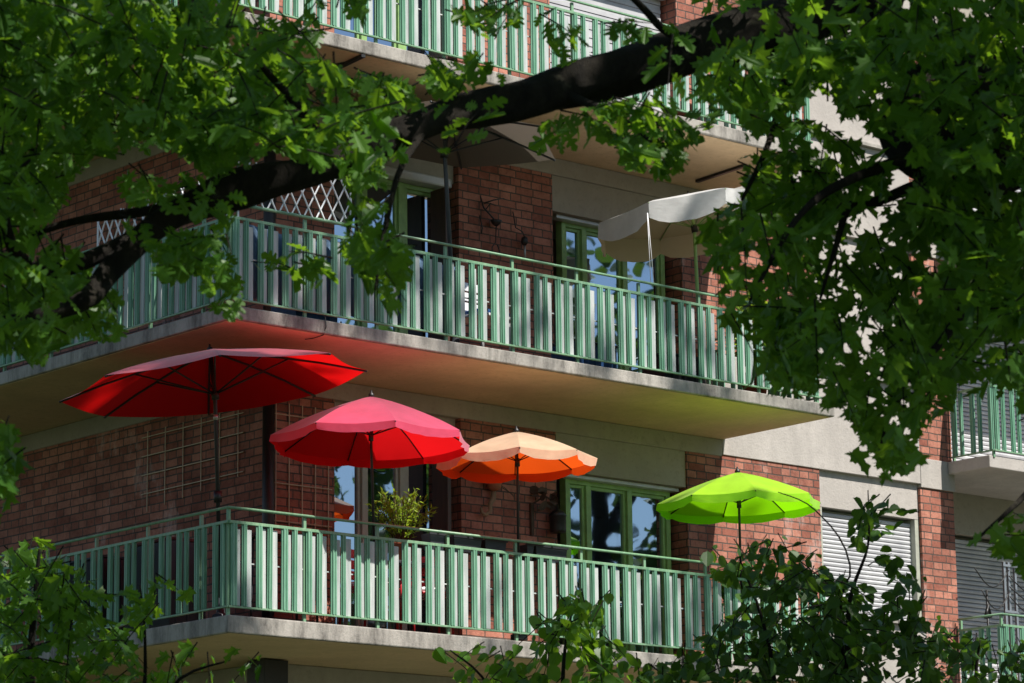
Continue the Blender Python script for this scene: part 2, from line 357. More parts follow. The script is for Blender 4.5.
# ------------------------------------------------------------------ railings
def railing(base, label, pts, boards=(), zoff=0, group='green slatted balcony railings'):
    """pts: plan polyline; slats in pairs of a wide and a narrow U profile"""
    t = thing('balcony_railing', base, label, 'railing', group)
    hz, rz, bz = zoff + .965, zoff + .846, zoff + .062
    hand, rail, bot, sl, wb = MB(), MB(), MB(), MB(), MB()
    def bar(mb, a, b, w, z0, z1, off=0.):
        d = Vector((b[0] - a[0], b[1] - a[1])).normalized(); n = Vector((-d.y, d.x))
        q = [Vector(a) + n * (w / 2 + off), Vector(a) + n * (-w / 2 + off), Vector(b) + n * (-w / 2 + off), Vector(b) + n * (w / 2 + off)]
        mb.prism([tuple(x) for x in q], z0, z1)
    posts = []
    for si, (a, b) in enumerate(zip(pts[:-1], pts[1:])):
        a = Vector(a); b = Vector(b); L = (b - a).length; d = (b - a) / L
        n = Vector((-d.y, d.x))                       # points to the inside when the run goes left to right
        sgn = 1
        bar(rail, a, b, .032, rz - .028, rz, 0); bar(bot, a, b, .03, bz - .018, bz, 0)
        hand.tube([(a.x, a.y, hz), (b.x, b.y, hz)], .0135, 10)
        x = .03; i = 0
        while x < L - .06:
            w = (.072 if i % 2 == 0 else .056) + rnd.uniform(-.003, .003)
            if x + w > L: break
            p = a + d * x; q = a + d * (x + w); tl = rnd.uniform(-.004, .004)
            # U profile with folded edges, open to the inside
            o = n * -.020; t1 = n * .010
            prof = [p + t1, p + o * .2, p + d * w * .12 + o * .2, p + d * w * .2 + o, p + d * w * .36 + o, p + d * w * .44 + o * .62, p + d * w * .56 + o * .62, p + d * w * .64 + o, p + d * w * .80 + o, p + d * w * .88 + o * .2, q + o * .2, q + t1,
                    q + t1 - d * .002, q - d * .002 + n * .0, p + d * .002, p + t1 + d * .002]
            k = len(prof); m0 = len(sl.v); z0 = bz + .002; z1 = rz - .024
            sl.v += [(v.x, v.y, z0) for v in prof] + [(v.x + d.x * tl, v.y + d.y * tl, z1) for v in prof]
            sl.f += [(m0 + j, m0 + (j + 1) % k, m0 + k + (j + 1) % k, m0 + k + j) for j in range(k)]
            sl.f += [tuple(range(m0 + k - 1, m0 - 1, -1)), tuple(range(m0 + k, m0 + 2 * k))]
            if si in boards:
                g = x + w + rnd.uniform(.001, .006); bw = (.042 if i % 2 == 0 else .064) + rnd.uniform(-.004, .004)
                if g + bw < L:
                    e = a + d * g + n * .012; h = e + d * bw; tl2 = rnd.uniform(-.006, .006)
                    q4 = [e, h, h + n * .008, e + n * .008]; m0 = len(wb.v); z0 = bz + rnd.uniform(-.01, .01); z1 = rz - .045 - rnd.uniform(0, .03)
                    wb.v += [(v.x, v.y, z0) for v in q4] + [(v.x + d.x * tl2, v.y + d.y * tl2, z1) for v in q4]
                    wb.f += [tuple(m0 + j for j in fc) for fc in ((3, 2, 1, 0), (4, 5, 6, 7), (0, 1, 5, 4), (1, 2, 6, 5), (2, 3, 7, 6), (3, 0, 4, 7))]
            x += .122 if i % 2 == 0 else .165; i += 1
        if si in boards:
            bar(wb, a + d * .05, b - d * .05, .012, zoff + .46, zoff + .472, .03)
        s = .02 if si else .02
        while s < L - .03:
            posts.append(a + d * s + n * .03); s += .868
    posts.append(Vector(pts[-1]) + Vector((0, .03)))
    hand.build('handrail', M['rail'], t, base, True); rail.build('upper_rail', M['rail'], t, base, False, .003); bot.build('lower_rail', M['rail'], t, base, False, .003)
    sl.build('slat_panel', M['green'], t, base)
    if wb.v: wb.build('board_panel', M['board'], t, base)
    for p in posts:
        m = MB().box(p.x - .016, p.x + .016, p.y - .014, p.y + .014, zoff - .03, hz - .012)
        m.build('post', M['rail'], t, base, False, .003)
    return t
railing((0, 0, 0), 'green slatted railing round the lower balcony, with planter boxes hung along its top rail', [(-.0, 8.3), (0, 0), (7.88, 0), (7.88, 1.69)], (1,))
railing((0, 0, H), 'green slatted railing round the middle balcony, in front of the cream square parasol', [(0, 8.3), (0, 0), (7.88, 0), (7.88, 1.69)], (0, 1), H)
railing((0, 0, 2 * H), 'green slatted railing of the topmost balcony, crossed by the dark limb', [(0, 8.3), (0, 0), (7.88, 0), (7.88, 1.69)], (1,), 2 * H)
railing((11.9, 1.0, 0), 'short green railing before the closed blinds at lower right, by the drying rack', [(11.9, 1.68), (11.9, 1.0), (17.9, 1.0)], (), 0)
railing((11.9, 1.0, H), 'short green railing on the small upper right balcony beside the plaster wall', [(11.9, 1.68), (11.9, 1.0), (17.9, 1.0)], (), H)

# ------------------------------------------------------------------ parasols
def rot_tilt(tu, tv):                                  # tilt of the canopy axis towards +u and +v
    ax = Vector((tu, tv, 1)).normalized()
    return Vector((0, 0, 1)).rotation_difference(ax).to_matrix()
def parasol(label, apex, Rr, drop, n, mt, tilt=(0, 0), valance=.1, foot=None, phase=0, bow=.12, polem='black', pr=.013, zfoot=0, scal=.25, stay=.5, jit=.01, joint=None):
    foot = foot or (apex[0], apex[1]); base = (foot[0], foot[1], zfoot)
    t = thing('parasol', base, label, 'parasol', 'open parasols on the balconies')
    ax = Vector(apex); Q = rot_tilt(*tilt)
    def P3(r, th, dz): return ax + Q @ Vector((r * math.cos(th), r * math.sin(th), dz))
    can = MB(); sub = 8; rings = 9; cols = n * sub
    def rim(th):                                        # rim pulled in between rib tips
        a = ((th - phase) / (2 * math.pi / n)) % 1
        return math.cos(math.pi / n) / math.cos((a - .5) * 2 * math.pi / n) * (1 - .012 * math.sin(math.pi * a))
    def dz(r, a):
        s = r / Rr
        return -drop * (s ** 1.12 * .86 + .14 * s ** 3) - bow * .22 * math.sin(math.pi * a) * s * (1 - .25 * s)
    for i in range(rings + 1):
        for j in range(cols):
            th = phase + 2 * math.pi * j / cols; a = (j % sub) / sub
            r = Rr * (.02 + .98 * i / rings); rr = r * (1 + (rim(th) - 1) * (i / rings))
            can.v.append(tuple(P3(rr, th, dz(r, a) + jit * .4 * noise.noise(Vector((r * 4, th * 2, apex[0]))))))
    for i in range(rings):
        for j in range(cols):
            j2 = (j + 1) % cols; can.f.append(((i + 1) * cols + j, (i + 1) * cols + j2, i * cols + j2, i * cols + j))
    can.f.append(tuple(range(cols)))
    if valance:
        n0 = rings * cols; steps = 3
        for s in range(1, steps + 1):
            for j in range(cols):
                th = phase + 2 * math.pi * j / cols; a = (j % sub) / sub; f = s / steps
                ln = valance * f * (1 - scal * (1 - math.sin(math.pi * a)) ** 2)
                wv = 1 + f * (.016 * math.sin(a * math.pi * 6 + th * 3) + .003 * math.sin(a * 31 + th) - .005)
                p = P3(Rr * rim(th) * wv, th, dz(Rr, a)); p.z -= ln * .97
                can.v.append(tuple(p))
        for s in range(steps):
            for j in range(cols):
                j2 = (j + 1) % cols; can.f.append((n0 + (s + 1) * cols + j, n0 + (s + 1) * cols + j2, n0 + s * cols + j2, n0 + s * cols + j))
    co_ = can.build('canopy', mt, t, base, True); me = co_.data
    shp = me.attributes.new('sharp_edge', 'BOOLEAN', 'EDGE')
    for e in me.edges:
        a, b = e.vertices
        if (a % sub == 0 and b % sub == 0 and a % cols == b % cols) or (valance and a // cols == rings and b // cols == rings): shp.data[e.index].value = True
    hub = ax + Q @ Vector((0, 0, -.34 * min(1, Rr / 1.2) - drop * .25))
    for k in range(n):
        th = phase + 2 * math.pi * k / n
        pts = [P3(Rr * s, th, dz(Rr * s, 0) - .012) for s in (.03, .35, .7, 1.0)]
        rb = MB().tube([tuple(p) for p in pts], .007 if Rr < 1.2 else .011, 6).build('rib', M[polem], t, base, True)
        if stay: MB().tube([tuple(hub), tuple(P3(Rr * stay, th, dz(Rr * stay, 0) - .016))], .005 if Rr < 1.2 else .009, 6).build('stay', M[polem], rb, base, True)
    pl = MB().tube([tuple(ax + Q @ Vector((0, 0, -.02))), tuple(hub), (foot[0], foot[1], zfoot + .02)], [pr, pr, pr * 1.1], 10)
    pl.build('pole', M[polem], t, base, True)
    MB().tube([tuple(hub - Q @ Vector((0, 0, .05))), tuple(hub + Q @ Vector((0, 0, .03)))], pr * 1.9, 10).build('hub', M['black'], t, base, True)
    MB().lathe((0, 0, 0), [(.02, 0), (.026, .012), (.012, .03), (.016, .045), (.004, .062)], 10)
    fn = MB().tube([tuple(ax + Q @ Vector((0, 0, -.01))), tuple(ax + Q @ Vector((0, 0, .02))), tuple(ax + Q @ Vector((0, 0, .035))), tuple(ax + Q @ Vector((0, 0, .06)))], [.03, .028, .012, .008], 10)
    fn.build('finial', M['black'] if polem != 'steel' else M['white'], t, base, True)
    MB().lathe((foot[0], foot[1], zfoot), [(.085, 0), (.085, .05), (.05, .07), (.03, .22), (.026, .22)], 20).build('base', M['darkgrey'], t, base, True)
    if joint:
        a = hub.lerp(Vector((foot[0], foot[1], zfoot)), joint)
        b = hub.lerp(Vector((foot[0], foot[1], zfoot)), joint + .05)
        MB().tube([tuple(a), tuple(b)], pr * 2.0, 10).build('tilt_joint', M['black'], t, base, True)
        a = hub.lerp(Vector((foot[0], foot[1], zfoot)), .09); b = hub.lerp(Vector((foot[0], foot[1], zfoot)), .115)
        MB().tube([tuple(a), tuple(b)], pr * 1.25, 10).build('collar', M['steel'], t, base, True)
    return t
FR = fabric('red cotton', (.86, .09, .13), (.50, .006, .008), (.80, .006, .006), .40, 1)
FC = fabric('crimson cotton', (.88, .11, .22), (.62, .008, .014), (.95, .010, .014), .42, 1)
FO = fabric('sunlit orange cotton', (.97, .72, .47), (.85, .10, .02), (1, .12, .01), .42, .5)  # near-cream top is sunlight put into the colour
FG = fabric('lime cotton', (.52, .92, .03), (.25, .66, .01), (.34, .92, .005), .42, .35)
FW = fabric('cream canvas', (.83, .82, .80), (.62, .53, .42), (.60, .50, .36), .22)
FT = fabric('taupe canvas', (.32, .29, .25), (.20, .175, .15), (.15, .13, .105), .25)
parasol('large wine red parasol without valance, black ribbed, over the corner of the lower railing', (.17, .55, 2.545), 1.45, .34, 8, FR, (-.10, .06), 0, (.32, .55), .2, .15, 'black', .02, 0, .25, .5, .01, .43)
parasol('crimson parasol with a short valance, between the wine red and the orange ones', (1.73, .08, 2.215), .98, .43, 8, FC, (.02, .01), .085, (1.80, .10), .35, .12)
parasol('pale orange parasol with scalloped valance and orange underside', (3.57, .08, 2.075), .80, .29, 8, FO, (-.02, .01), .095, (3.59, .10), .1, .12, scal=.4)
parasol('bright lime green parasol at the right end of the lower balcony', (6.68, .1, 1.99), .88, .33, 8, FG, (-.02, .01), .09, (6.69, .10), .2, .12)
parasol('big dark taupe parasol spread under the topmost slab', (3.12, .55, 5.36), 1.22, .20, 6, FT, (.09, -.08), 0, (3.19, .55), .75, .1, 'darkgrey', .022, H + 0.0)
cp = parasol('cream parasol with deep hanging valance, tied down to the middle railing', (6.37, .42, 5.02), 1.07, .20, 8, FW, (-.13, .08), .27, (6.50, .42), .354, .05, 'wframe', .019, H, .35)
for e in (0, .03): MB().tube([(5.50 + e * .2, .03, 4.60), (5.50 + e * 1.5, .0, H + .97)], .0035, 6).build('tie_cord', M['white'], cp, (6.62, .42, H), True)

# ------------------------------------------------------------------ things on and behind the railings
def place_children(name, base, label, cat, parts, group=None):
    t = thing(name, base, label, cat, group)
    for nm, mb, m, sm in parts: mb.build(nm, m, t, base, sm)
    return t
def leaves_mesh(name, m, parent, base, items, twigs=None):
    """items: (position, tip direction, normal, length, tone, shape)"""
    vs, fs, tone = [], [], []
    for p, d, n, ln, tn, shp in items:
        d = d.normalized(); s = d.cross(n)
        if s.length < 1e-4: s = d.orthogonal()
        s.normalize(); n2 = s.cross(d)
        T, Fc = SHAPES[shp]; k = len(vs); cz = rnd.uniform(-.6, 2.4); cy = rnd.uniform(-.25, .35)
        for x, y, z in T:
            q = p + s * (x * ln) + d * (y * ln) + n2 * ((z * cz - cy * y * y) * ln); vs.append((q.x - base[0], q.y - base[1], q.z - base[2]))
        fs += [tuple(k + i for i in f) for f in Fc]; tone += [tn] * len(T)
    nf = len(fs)
    if twigs:                                           # the fine twigs belong to the same spray of leaves
        k = len(vs); vs += [(x - base[0], y - base[1], z - base[2]) for x, y, z in twigs.v]; fs += [tuple(k + i for i in f) for f in twigs.f]; tone += [0.] * len(twigs.v)
    me = bpy.data.meshes.new(name); me.from_pydata(vs, [], fs); me.materials.append(m)
    if twigs: me.materials.append(M['bark']); me.polygons.foreach_set('material_index', [0] * nf + [1] * (len(fs) - nf))
    a = me.attributes.new('leaf_tone', 'FLOAT', 'POINT'); a.data.foreach_set('value', tone)
    o = bpy.data.objects.new(name, me); C.objects.link(o)
    if parent: o.parent = parent
    return o
def two_sided(half):
    r = [(x, y, .16 * abs(x) + .05 * math.sin(y * 3) - .12 * y * y) for x, y in half]
    k = len(r); T = r + [(-x, y, z) for x, y, z in r[1:-1]]
    right = tuple(range(k)); left = (0,) + (k - 1,) + tuple(range(2 * k - 3, k - 1, -1))
    return T, [right, left]
SHAPES = {
 'maple': two_sided([(0, -.12), (.02, 0), (.12, -.05), (.36, -.04), (.24, .12), (.30, .22), (.54, .36), (.38, .40), (.34, .50), (.15, .46), (.14, .58), (.25, .76), (.12, .80), (0, 1.0)]),
 'oak': two_sided([(0, -.14), (.03, .02), (.20, .06), (.22, .14), (.08, .22), (.34, .30), (.37, .40), (.11, .44), (.38, .58), (.36, .68), (.14, .68), (.22, .86), (.10, .95), (0, 1.0)]),
 'oval': two_sided([(0, -.10), (.02, .0), (.26, .12), (.38, .38), (.33, .64), (.15, .86), (0, 1.0)]),
 'frond': two_sided([(0, 0), (.10, .25), (.11, .55), (0, 1.0)]),
 'card': ([(-.4, 0, 0), (.05, -.1, .12), (.45, .1, 0), (.5, .6, .1), (.1, 1.0, 0), (-.3, .8, .15), (-.5, .4, .05)], [(0, 1, 2, 3, 4, 5, 6)]),
}
def rdir(zb=0., s=1.): 
    v = Vector((rnd.gauss(0, 1), rnd.gauss(0, 1), rnd.gauss(0, 1) * s + zb)); return v.normalized()
def plant(name, base, label, cat, h, w, nst, lsize, lm, potr, poth, potm, shp='frond', group=None, droop=.3):
    t = thing(name, base, label, cat, group)
    MB().lathe(base, [(potr * .72, 0), (potr, poth * .86), (potr * 1.1, poth * .87), (potr * 1.1, poth), (potr * .9, poth), (potr * .85, poth * .9)], 18).build('pot', potm, t, base, True)
    st = MB(); it = []
    for i in range(nst):
        th = rnd.uniform(0, 6.28); r = w * math.sqrt(rnd.random()); hh = h * rnd.uniform(.55, 1)
        top = Vector((base[0] + r * math.cos(th), base[1] + r * math.sin(th), base[2] + poth + hh * (1 - droop * (r / w) ** 2)))
        b0 = Vector((base[0] + .3 * potr * math.cos(th), base[1] + .3 * potr * math.sin(th), base[2] + poth * .88)); mid = b0.lerp(top, .55) + Vector((0, 0, .12 * hh))
        pts = [b0, mid, top]; st.tube([tuple(p) for p in pts], [.005, .004, .002], 5)
        for k in range(14):
            f = .2 + .8 * k / 13; p = b0.lerp(mid, f / .55) if f < .55 else mid.lerp(top, (f - .55) / .45)
            d = (rdir(.3) + (top - b0).normalized() * .5); it.append((p, d, rdir(.8), lsize * rnd.uniform(.6, 1.2), rnd.random(), shp))
    st.build('stems', M['twig'], t, base, True)
    leaves_mesh('foliage', lm, t, base, it)
    return t
def table(base, w, d, h, label, m, group=None):
    t = thing('small_table', base, label, 'table', group); x, y, z = base
    MB().box(x - w / 2, x + w / 2, y - d / 2, y + d / 2, z + h - .03, z + h).build('table_top', m, t, base, False, .005)
    for sx in (-1, 1):
        for sy in (-1, 1):
            MB().tube([(x + sx * (w / 2 - .04), y + sy * (d / 2 - .04), z), (x + sx * (w / 2 - .05), y + sy * (d / 2 - .05), z + h - .03)], .013, 8).build('leg', M['darkgrey'], t, base, True)
    return t
ZL = -.02
table((2.68, .80, ZL), .5, .4, .78, 'low dark table standing behind the lower railing under the fern pot', M['darkgrey'])
plant('potted_fern', (2.68, .80, .762), 'yellow green feathery fern in a terracotta pot behind the lower railing', 'potted plant', .58, .34, 70, .075, M['leaf_lime'], .12, .20, M['terracotta'])
table((.95, .42, ZL), .62, .4, .86, 'dark side table with thin top beside the black drain pipe on the lower balcony', M['darkred'])
for i, (a, b, lb) in enumerate([(2.42, 2.62, 'small grey blue planter box on the lower rail, right of the fern'), (2.72, 3.08, 'black planter box on the lower rail, left of the orange parasol pole'),
        (3.12, 3.40, 'black planter box just left of the orange parasol pole'), (3.66, 3.76, 'narrow black flower box right beside the orange parasol pole'), (3.78, 4.20, 'longest black planter box, right of the orange parasol pole')]):
    base = ((a + b) / 2, .11, .80)
    t = thing('planter_box', base, lb, 'planter', 'planter boxes along the lower rail')
    m = MB(); n0 = 0
    m.v = [(a + .02, .06, .80), (b - .02, .06, .80), (b - .02, .17, .80), (a + .02, .17, .80), (a, .045, .952), (b, .045, .952), (b, .185, .952), (a, .185, .952)]
    m.f = [(3, 2, 1, 0), (0, 1, 5, 4), (1, 2, 6, 5), (2, 3, 7, 6), (3, 0, 4, 7), (4, 5, 6, 7)]
    m.build('box', M['planter'] if i else M['darkgrey'], t, base, False, .006)
    MB().box(a - .006, b + .006, .038, .05, .94, .965).build('rim', M['planter'] if i else M['darkgrey'], t, base)
    MB().box((a + b) / 2 - .01, (a + b) / 2 + .01, .0, .06, .975, .985).build('hook', M['darkgrey'], t, base)
plant('potted_shrub', (6.95, .32, ZL), 'leafy potted shrub under the lime green parasol', 'potted plant', .85, .36, 26, .12, M['leaf'], .16, .30, M['terracotta'], 'oval')
plant('potted_shrub', (7.30, .42, H), 'sunlit potted shrub right of the cream parasol on the middle balcony', 'potted plant', 1.0, .30, 22, .13, M['leaf_lime'], .15, .30, M['terracotta'], 'oval')
def chair(base, rz, label, m, cush, group=None):
    t = thing('garden_chair', base, label, 'chair', group)
    t.rotation_euler.z = PHI + rz; b0 = (0, 0, 0)
    MB().box(-.22, .22, -.21, .21, .42, .45).build('seat', m, t, b0, False, .006)
    q = MB(); 
    for z in (.55, .66, .77): q.box(-.20, .20, .19 + (z - .45) * .15, .21 + (z - .45) * .15, z, z + .085)
    q.build('backrest', m, t, b0, False, .004)
    MB().box(-.20, .20, -.20, .18, .453, .50).build('cushion', cush, t, b0, False, .018)
    for x in (-.2, .2):
        MB().tube([(x, -.19, 0), (x, -.17, .42)], .013, 8).build('leg', m, t, b0, True)
        MB().tube([(x, .22, 0), (x, .18, .45), (x, .24, .88)], .013, 8).build('leg', m, t, b0, True)
    return t
chair((2.02, .48, ZL), rad(15), 'red garden chair half hidden behind the slats, under the crimson parasol', M['redpaint'], M['white'])
chair((2.75, .50, ZL), rad(-20), 'red garden chair half hidden behind the slats, left of the orange parasol', M['redpaint'], M['white'])
chair((3.55, .55, H), rad(5), 'white garden chair half hidden behind the middle railing, under the taupe parasol', M['white'], M['bluepl'])
def crate(base, w, d, h, label, m, lidm, cat='box', name='storage_box', group=None):
    t = thing(name, base, label, cat, group); x, y, z = base
    q = MB().box(x - w / 2, x + w / 2, y - d / 2, y + d / 2, z, z + h)
    for s in (-.3, 0, .3): q.box(x + s * w - .012, x + s * w + .012, y - d / 2 - .008, y - d / 2 + .002, z + .01, z + h - .01)
    q.build('body', m, t, base, False, .008)
    MB().box(x - w / 2 - .012, x + w / 2 + .012, y - d / 2 - .012, y + d / 2 + .012, z + h + .001, z + h + .03).build('lid', lidm, t, base, False, .008)
    return t
crate((1.15, .38, H), .5, .4, .30, 'low blue storage box seen in the gap under the middle railing, near the corner', M['bluepl'], M['bluepl'])
crate((4.75, .36, H), .6, .35, .26, 'low blue storage box seen in the gap under the middle railing, below the cream parasol', M['bluepl'], M['darkgrey'])
crate((.38, 1.55, ZL), .42, .75, .84, 'dark storage chest with dull red lid behind the left side railing', M['planter'], M['darkred'])
crate((.38, 2.75, ZL), .42, .9, .80, 'black storage chest at the far end behind the left side railing', M['planter'], M['planter'])
crate((6.05, .40, H), .55, .35, .30, 'dark plastic box in the gap under the middle railing, near its right end', M['planter'], M['planter'])

sh = MB(); NU = 40
for i in range(NU + 1):
    u = .12 + 2.72 * i / NU
    for z in (H + .10, H + .45, H + .80): sh.v.append((u, .10 + .018 * math.sin(i * 1.9) + .01 * math.sin(i * .7 + z), z + .02 * math.sin(i * .45)))
for i in range(NU):
    for j in (0, 1): q = i * 3 + j; sh.f.append((q, q + 3, q + 4, q + 1))
sho = sh.build('privacy_sheet', M['bluesheet'], None, (1.4, .1, H + .1), True); md = sho.modifiers.new('thickness', 'SOLIDIFY'); md.thickness = .003
tag(sho, 'pale blue cloth sheet tied behind the slats at the left end of the middle railing', 'sheet')
# wall ornaments
def wl(p, r, seg=6): return MB().tube(p, r, seg)
b0 = (4.60, 1.70, 1.80)
t = thing('wall_planter', b0, 'round wall basket with dry twigs and a curled root, on the lower brick pier', 'wall ornament')
MB().lathe((4.60, 1.63, 1.84), [(.03, -.05), (.075, -.02), (.085, .04), (.07, .075), (.05, .075)], 14).build('basket', M['terracotta'], t, b0, True)
tw = MB()
for i in range(22):
    a = rnd.uniform(-.5, 3.4); l = rnd.uniform(.12, .32)
    e = Vector((4.60 + l * math.cos(a) * 1.1, 1.63 - rnd.uniform(0, .06), 1.90 + l * math.sin(a) * .75 - .08 * max(0, math.cos(a)))); m_ = Vector((4.60, 1.63, 1.88)).lerp(e, .5) + rdir() * .03
    tw.tube([(4.60, 1.63, 1.87), tuple(m_), tuple(e)], [.006, .005, .003], 5)
tw.build('twigs', M['twig'], t, b0, True)
MB().tube([(4.62, 1.66, 1.80), (4.60, 1.65, 1.70), (4.55, 1.64, 1.64), (4.56, 1.65, 1.57), (4.49, 1.65, 1.52), (4.44, 1.65, 1.55), (4.44, 1.66, 1.60)], [.028, .034, .026, .02, .022, .02, .012], 8, .3).build('root', M['root'], t, b0, True)
b0 = (5.36, 1.70, 1.55)
t = thing('wall_lantern', b0, 'black hanging lantern on a wooden bracket with dry leaves, beside the lower right window', 'lantern')
MB().box(5.16, 5.20, 1.68, 1.712, 1.38, 1.72).build('bracket', M['twig'], t, b0)
MB().tube([(5.18, 1.66, 1.72), (5.30, 1.62, 1.80), (5.46, 1.60, 1.74)], [.012, .010, .008], 6).build('arm', M['twig'], t, b0, True)
MB().lathe((5.46, 1.60, 1.42), [(.085, 0), (.09, .02), (.09, .17), (.10, .18), (.06, .23), (.02, .25), (.012, .31)], 14).build('lamp_body', M['black'], t, b0, True)
leaves_mesh('dry_leaves', M['twig'], t, b0, [(Vector((5.2 + rnd.uniform(-.05, .25), 1.62 + rnd.uniform(-.04, .04), 1.76 + rnd.uniform(-.06, .10))), rdir(-.2), rdir(), .12 * rnd.uniform(.6, 1.3), .2, 'oval') for i in range(16)])
b0 = (4.58, 1.70, 4.72)
t = thing('wall_ornament', b0, 'wrought iron bracket with branching arms and a small bowl, on the middle brick pier', 'wall ornament')
MB().tube([(4.50, 1.69, 4.98), (4.52, 1.66, 4.85), (4.62, 1.62, 4.74), (4.66, 1.60, 4.68)], [.008, .010, .010, .008], 6).tube([(4.53, 1.66, 4.90), (4.62, 1.62, 4.94), (4.76, 1.60, 4.98)], [.010, .008, .005], 6).tube([(4.54, 1.66, 4.82), (4.58, 1.62, 4.90), (4.64, 1.60, 4.88)], .006, 6).tube([(4.48, 1.68, 4.76), (4.50, 1.66, 4.62), (4.50, 1.68, 4.56)], .007, 6).build('arms', M['black'], t, b0, True)
MB().lathe((4.66, 1.62, 4.69), [(.015, -.03), (.05, 0), (.065, .03), (.055, .032)], 12).build('bowl', M['black'], t, b0, True)
MB().tube([(4.66, 1.62, 4.66), (4.65, 1.62, 4.48), (4.60, 1.62, 4.42), (4.60, 1.62, 4.36), (4.66, 1.62, 4.33), (4.71, 1.62, 4.38), (4.67, 1.62, 4.46)], .006, 6).build('hanging_loop', M['black'], t, b0, True)
b0 = (5.02, 1.70, 4.65)
t = thing('wind_chime', b0, 'dark wind chime with a pale tube hanging on the middle brick pier', 'wind chime')
MB().tube([(4.96, 1.69, 4.88), (4.97, 1.66, 4.70), (5.04, 1.63, 4.66), (5.06, 1.62, 4.60)], .007, 6).build('hook', M['black'], t, b0, True)
MB().lathe((5.06, 1.62, 4.56), [(.01, .05), (.035, .03), (.04, -.02), (.02, -.05)], 12).build('bell', M['black'], t, b0, True)
MB().tube([(5.06, 1.62, 4.52), (5.065, 1.62, 4.36)], .012, 8).build('tube', M['steel'], t, b0, True)
# wire trellises on brick, lattice fences on the middle railing
m = MB()
for i in range(6): v = 2.2 + i * .32; m.tube([(1.70, v, 1.72 - .03 * i), (1.70, v, 2.42)], .0065, 5)
for i in range(4): z = 1.76 + i * .2; m.tube([(1.694, 2.1, z), (1.694, 3.9, z)], .0065, 5)
tag(m.build('wire_trellis', M['wire'], None, (1.70, 3.0, 1.9)), 'thin tan wire trellis on the left side brick wall behind the wine red parasol pole', 'trellis')
m = MB()
for i in range(5): u = 1.80 + i * .165; m.tube([(u, 1.70, .9 + .1 * (i % 2)), (u, 1.70, 2.42)], .0065, 5)
for z in (1.22, 1.60, 1.98, 2.30): m.tube([(1.76, 1.694, z), (2.5, 1.694, z)], .0065, 5)
tag(m.build('wire_trellis', M['wire'], None, (2.1, 1.70, 1.4)), 'thin tan wire trellis on brick between the black drain pipe and the lower window', 'trellis')
def lattice(a, b, z0, z1, label):
    a = Vector(a); b = Vector(b); L = (b - a).length; d = (b - a) / L; n = Vector((-d.y, d.x))
    base = ((a.x + b.x) / 2, (a.y + b.y) / 2, z0); t = thing('lattice_fence', base, label, 'lattice', 'white lattice fences on the middle railing')
    q = MB(); h = z1 - z0; s = .145; x = -h * .55
    while x < L:
        for sg in (1, -1):
            xa, xb = (x, x + h * .55) if sg > 0 else (x + h * .55, x)
            za, zb = z0, z1
            if xa < 0: za = z0 + (z1 - z0) * (-xa) / (xb - xa); xa = 0
            if xb < 0: zb = z0 + (z1 - z0) * (xa / (xa - xb)); xb = 0
            if xa > L: za = z0 + (z1 - z0) * (xa - L) / (xa - xb); xa = L
            if xb > L: zb = z0 + (z1 - z0) * (L - xa) / (xb - xa); xb = L
            if zb - za > .03:
                pa = a + d * xa + n * (.008 * sg); pb = a + d * xb + n * (.008 * sg)
                q.tube([(pa.x, pa.y, za), (pb.x, pb.y, zb)], .009, 5)
        x += s
    q.build('lattice', M['white'], t, base)
    MB().tube([(a.x, a.y, z0), (b.x, b.y, z0)], .011, 6).build('lower_edge', M['rail'], t, base)
    for p in (a, b): MB().tube([(p.x, p.y, z0 - .2), (p.x, p.y, z1)], .011, 6).build('upright', M['white'], t, base)
lattice((.12, .05), (1.46, .05), H + .99, H + 1.42, 'white diagonal lattice on the front of the middle railing, left of the window')
lattice((.05, 2.3), (.05, .12), H + .99, H + 1.30, 'white diagonal lattice on the left side of the middle railing, behind leaves')
# loose cable under the middle slab
tag(MB().tube([(1.10, -.012, 2.90), (1.11, -.014, 2.80), (1.10, .02, 2.722), (1.09, .16, 2.715), (1.07, .26, 2.72)], .005, 6).build('cable', M['black'], None, (1.1, 0, 2.8), True), 'thin black cable running over the slab edge above the wine red parasol', 'cable')
for (u0, v0, u1, v1, z, lb) in ((7.41, .58, 7.47, 1.41, 5.59, 'dark metal strip under the topmost slab above the cream parasol'), (1.58, -.0, 1.65, .66, 5.59, 'dark metal strip under the topmost slab near the corner')):
    a = Vector((u0, v0)); b = Vector((u1, v1)); d = (b - a).normalized(); n = Vector((-d.y, d.x)) * .022
    tag(MB().prism([tuple(a + n), tuple(a - n), tuple(b - n), tuple(b + n)], z - .03, z).build('awning_track', M['black'], None, ((u0 + u1) / 2, (v0 + v1) / 2, z)), lb, 'metal strip')
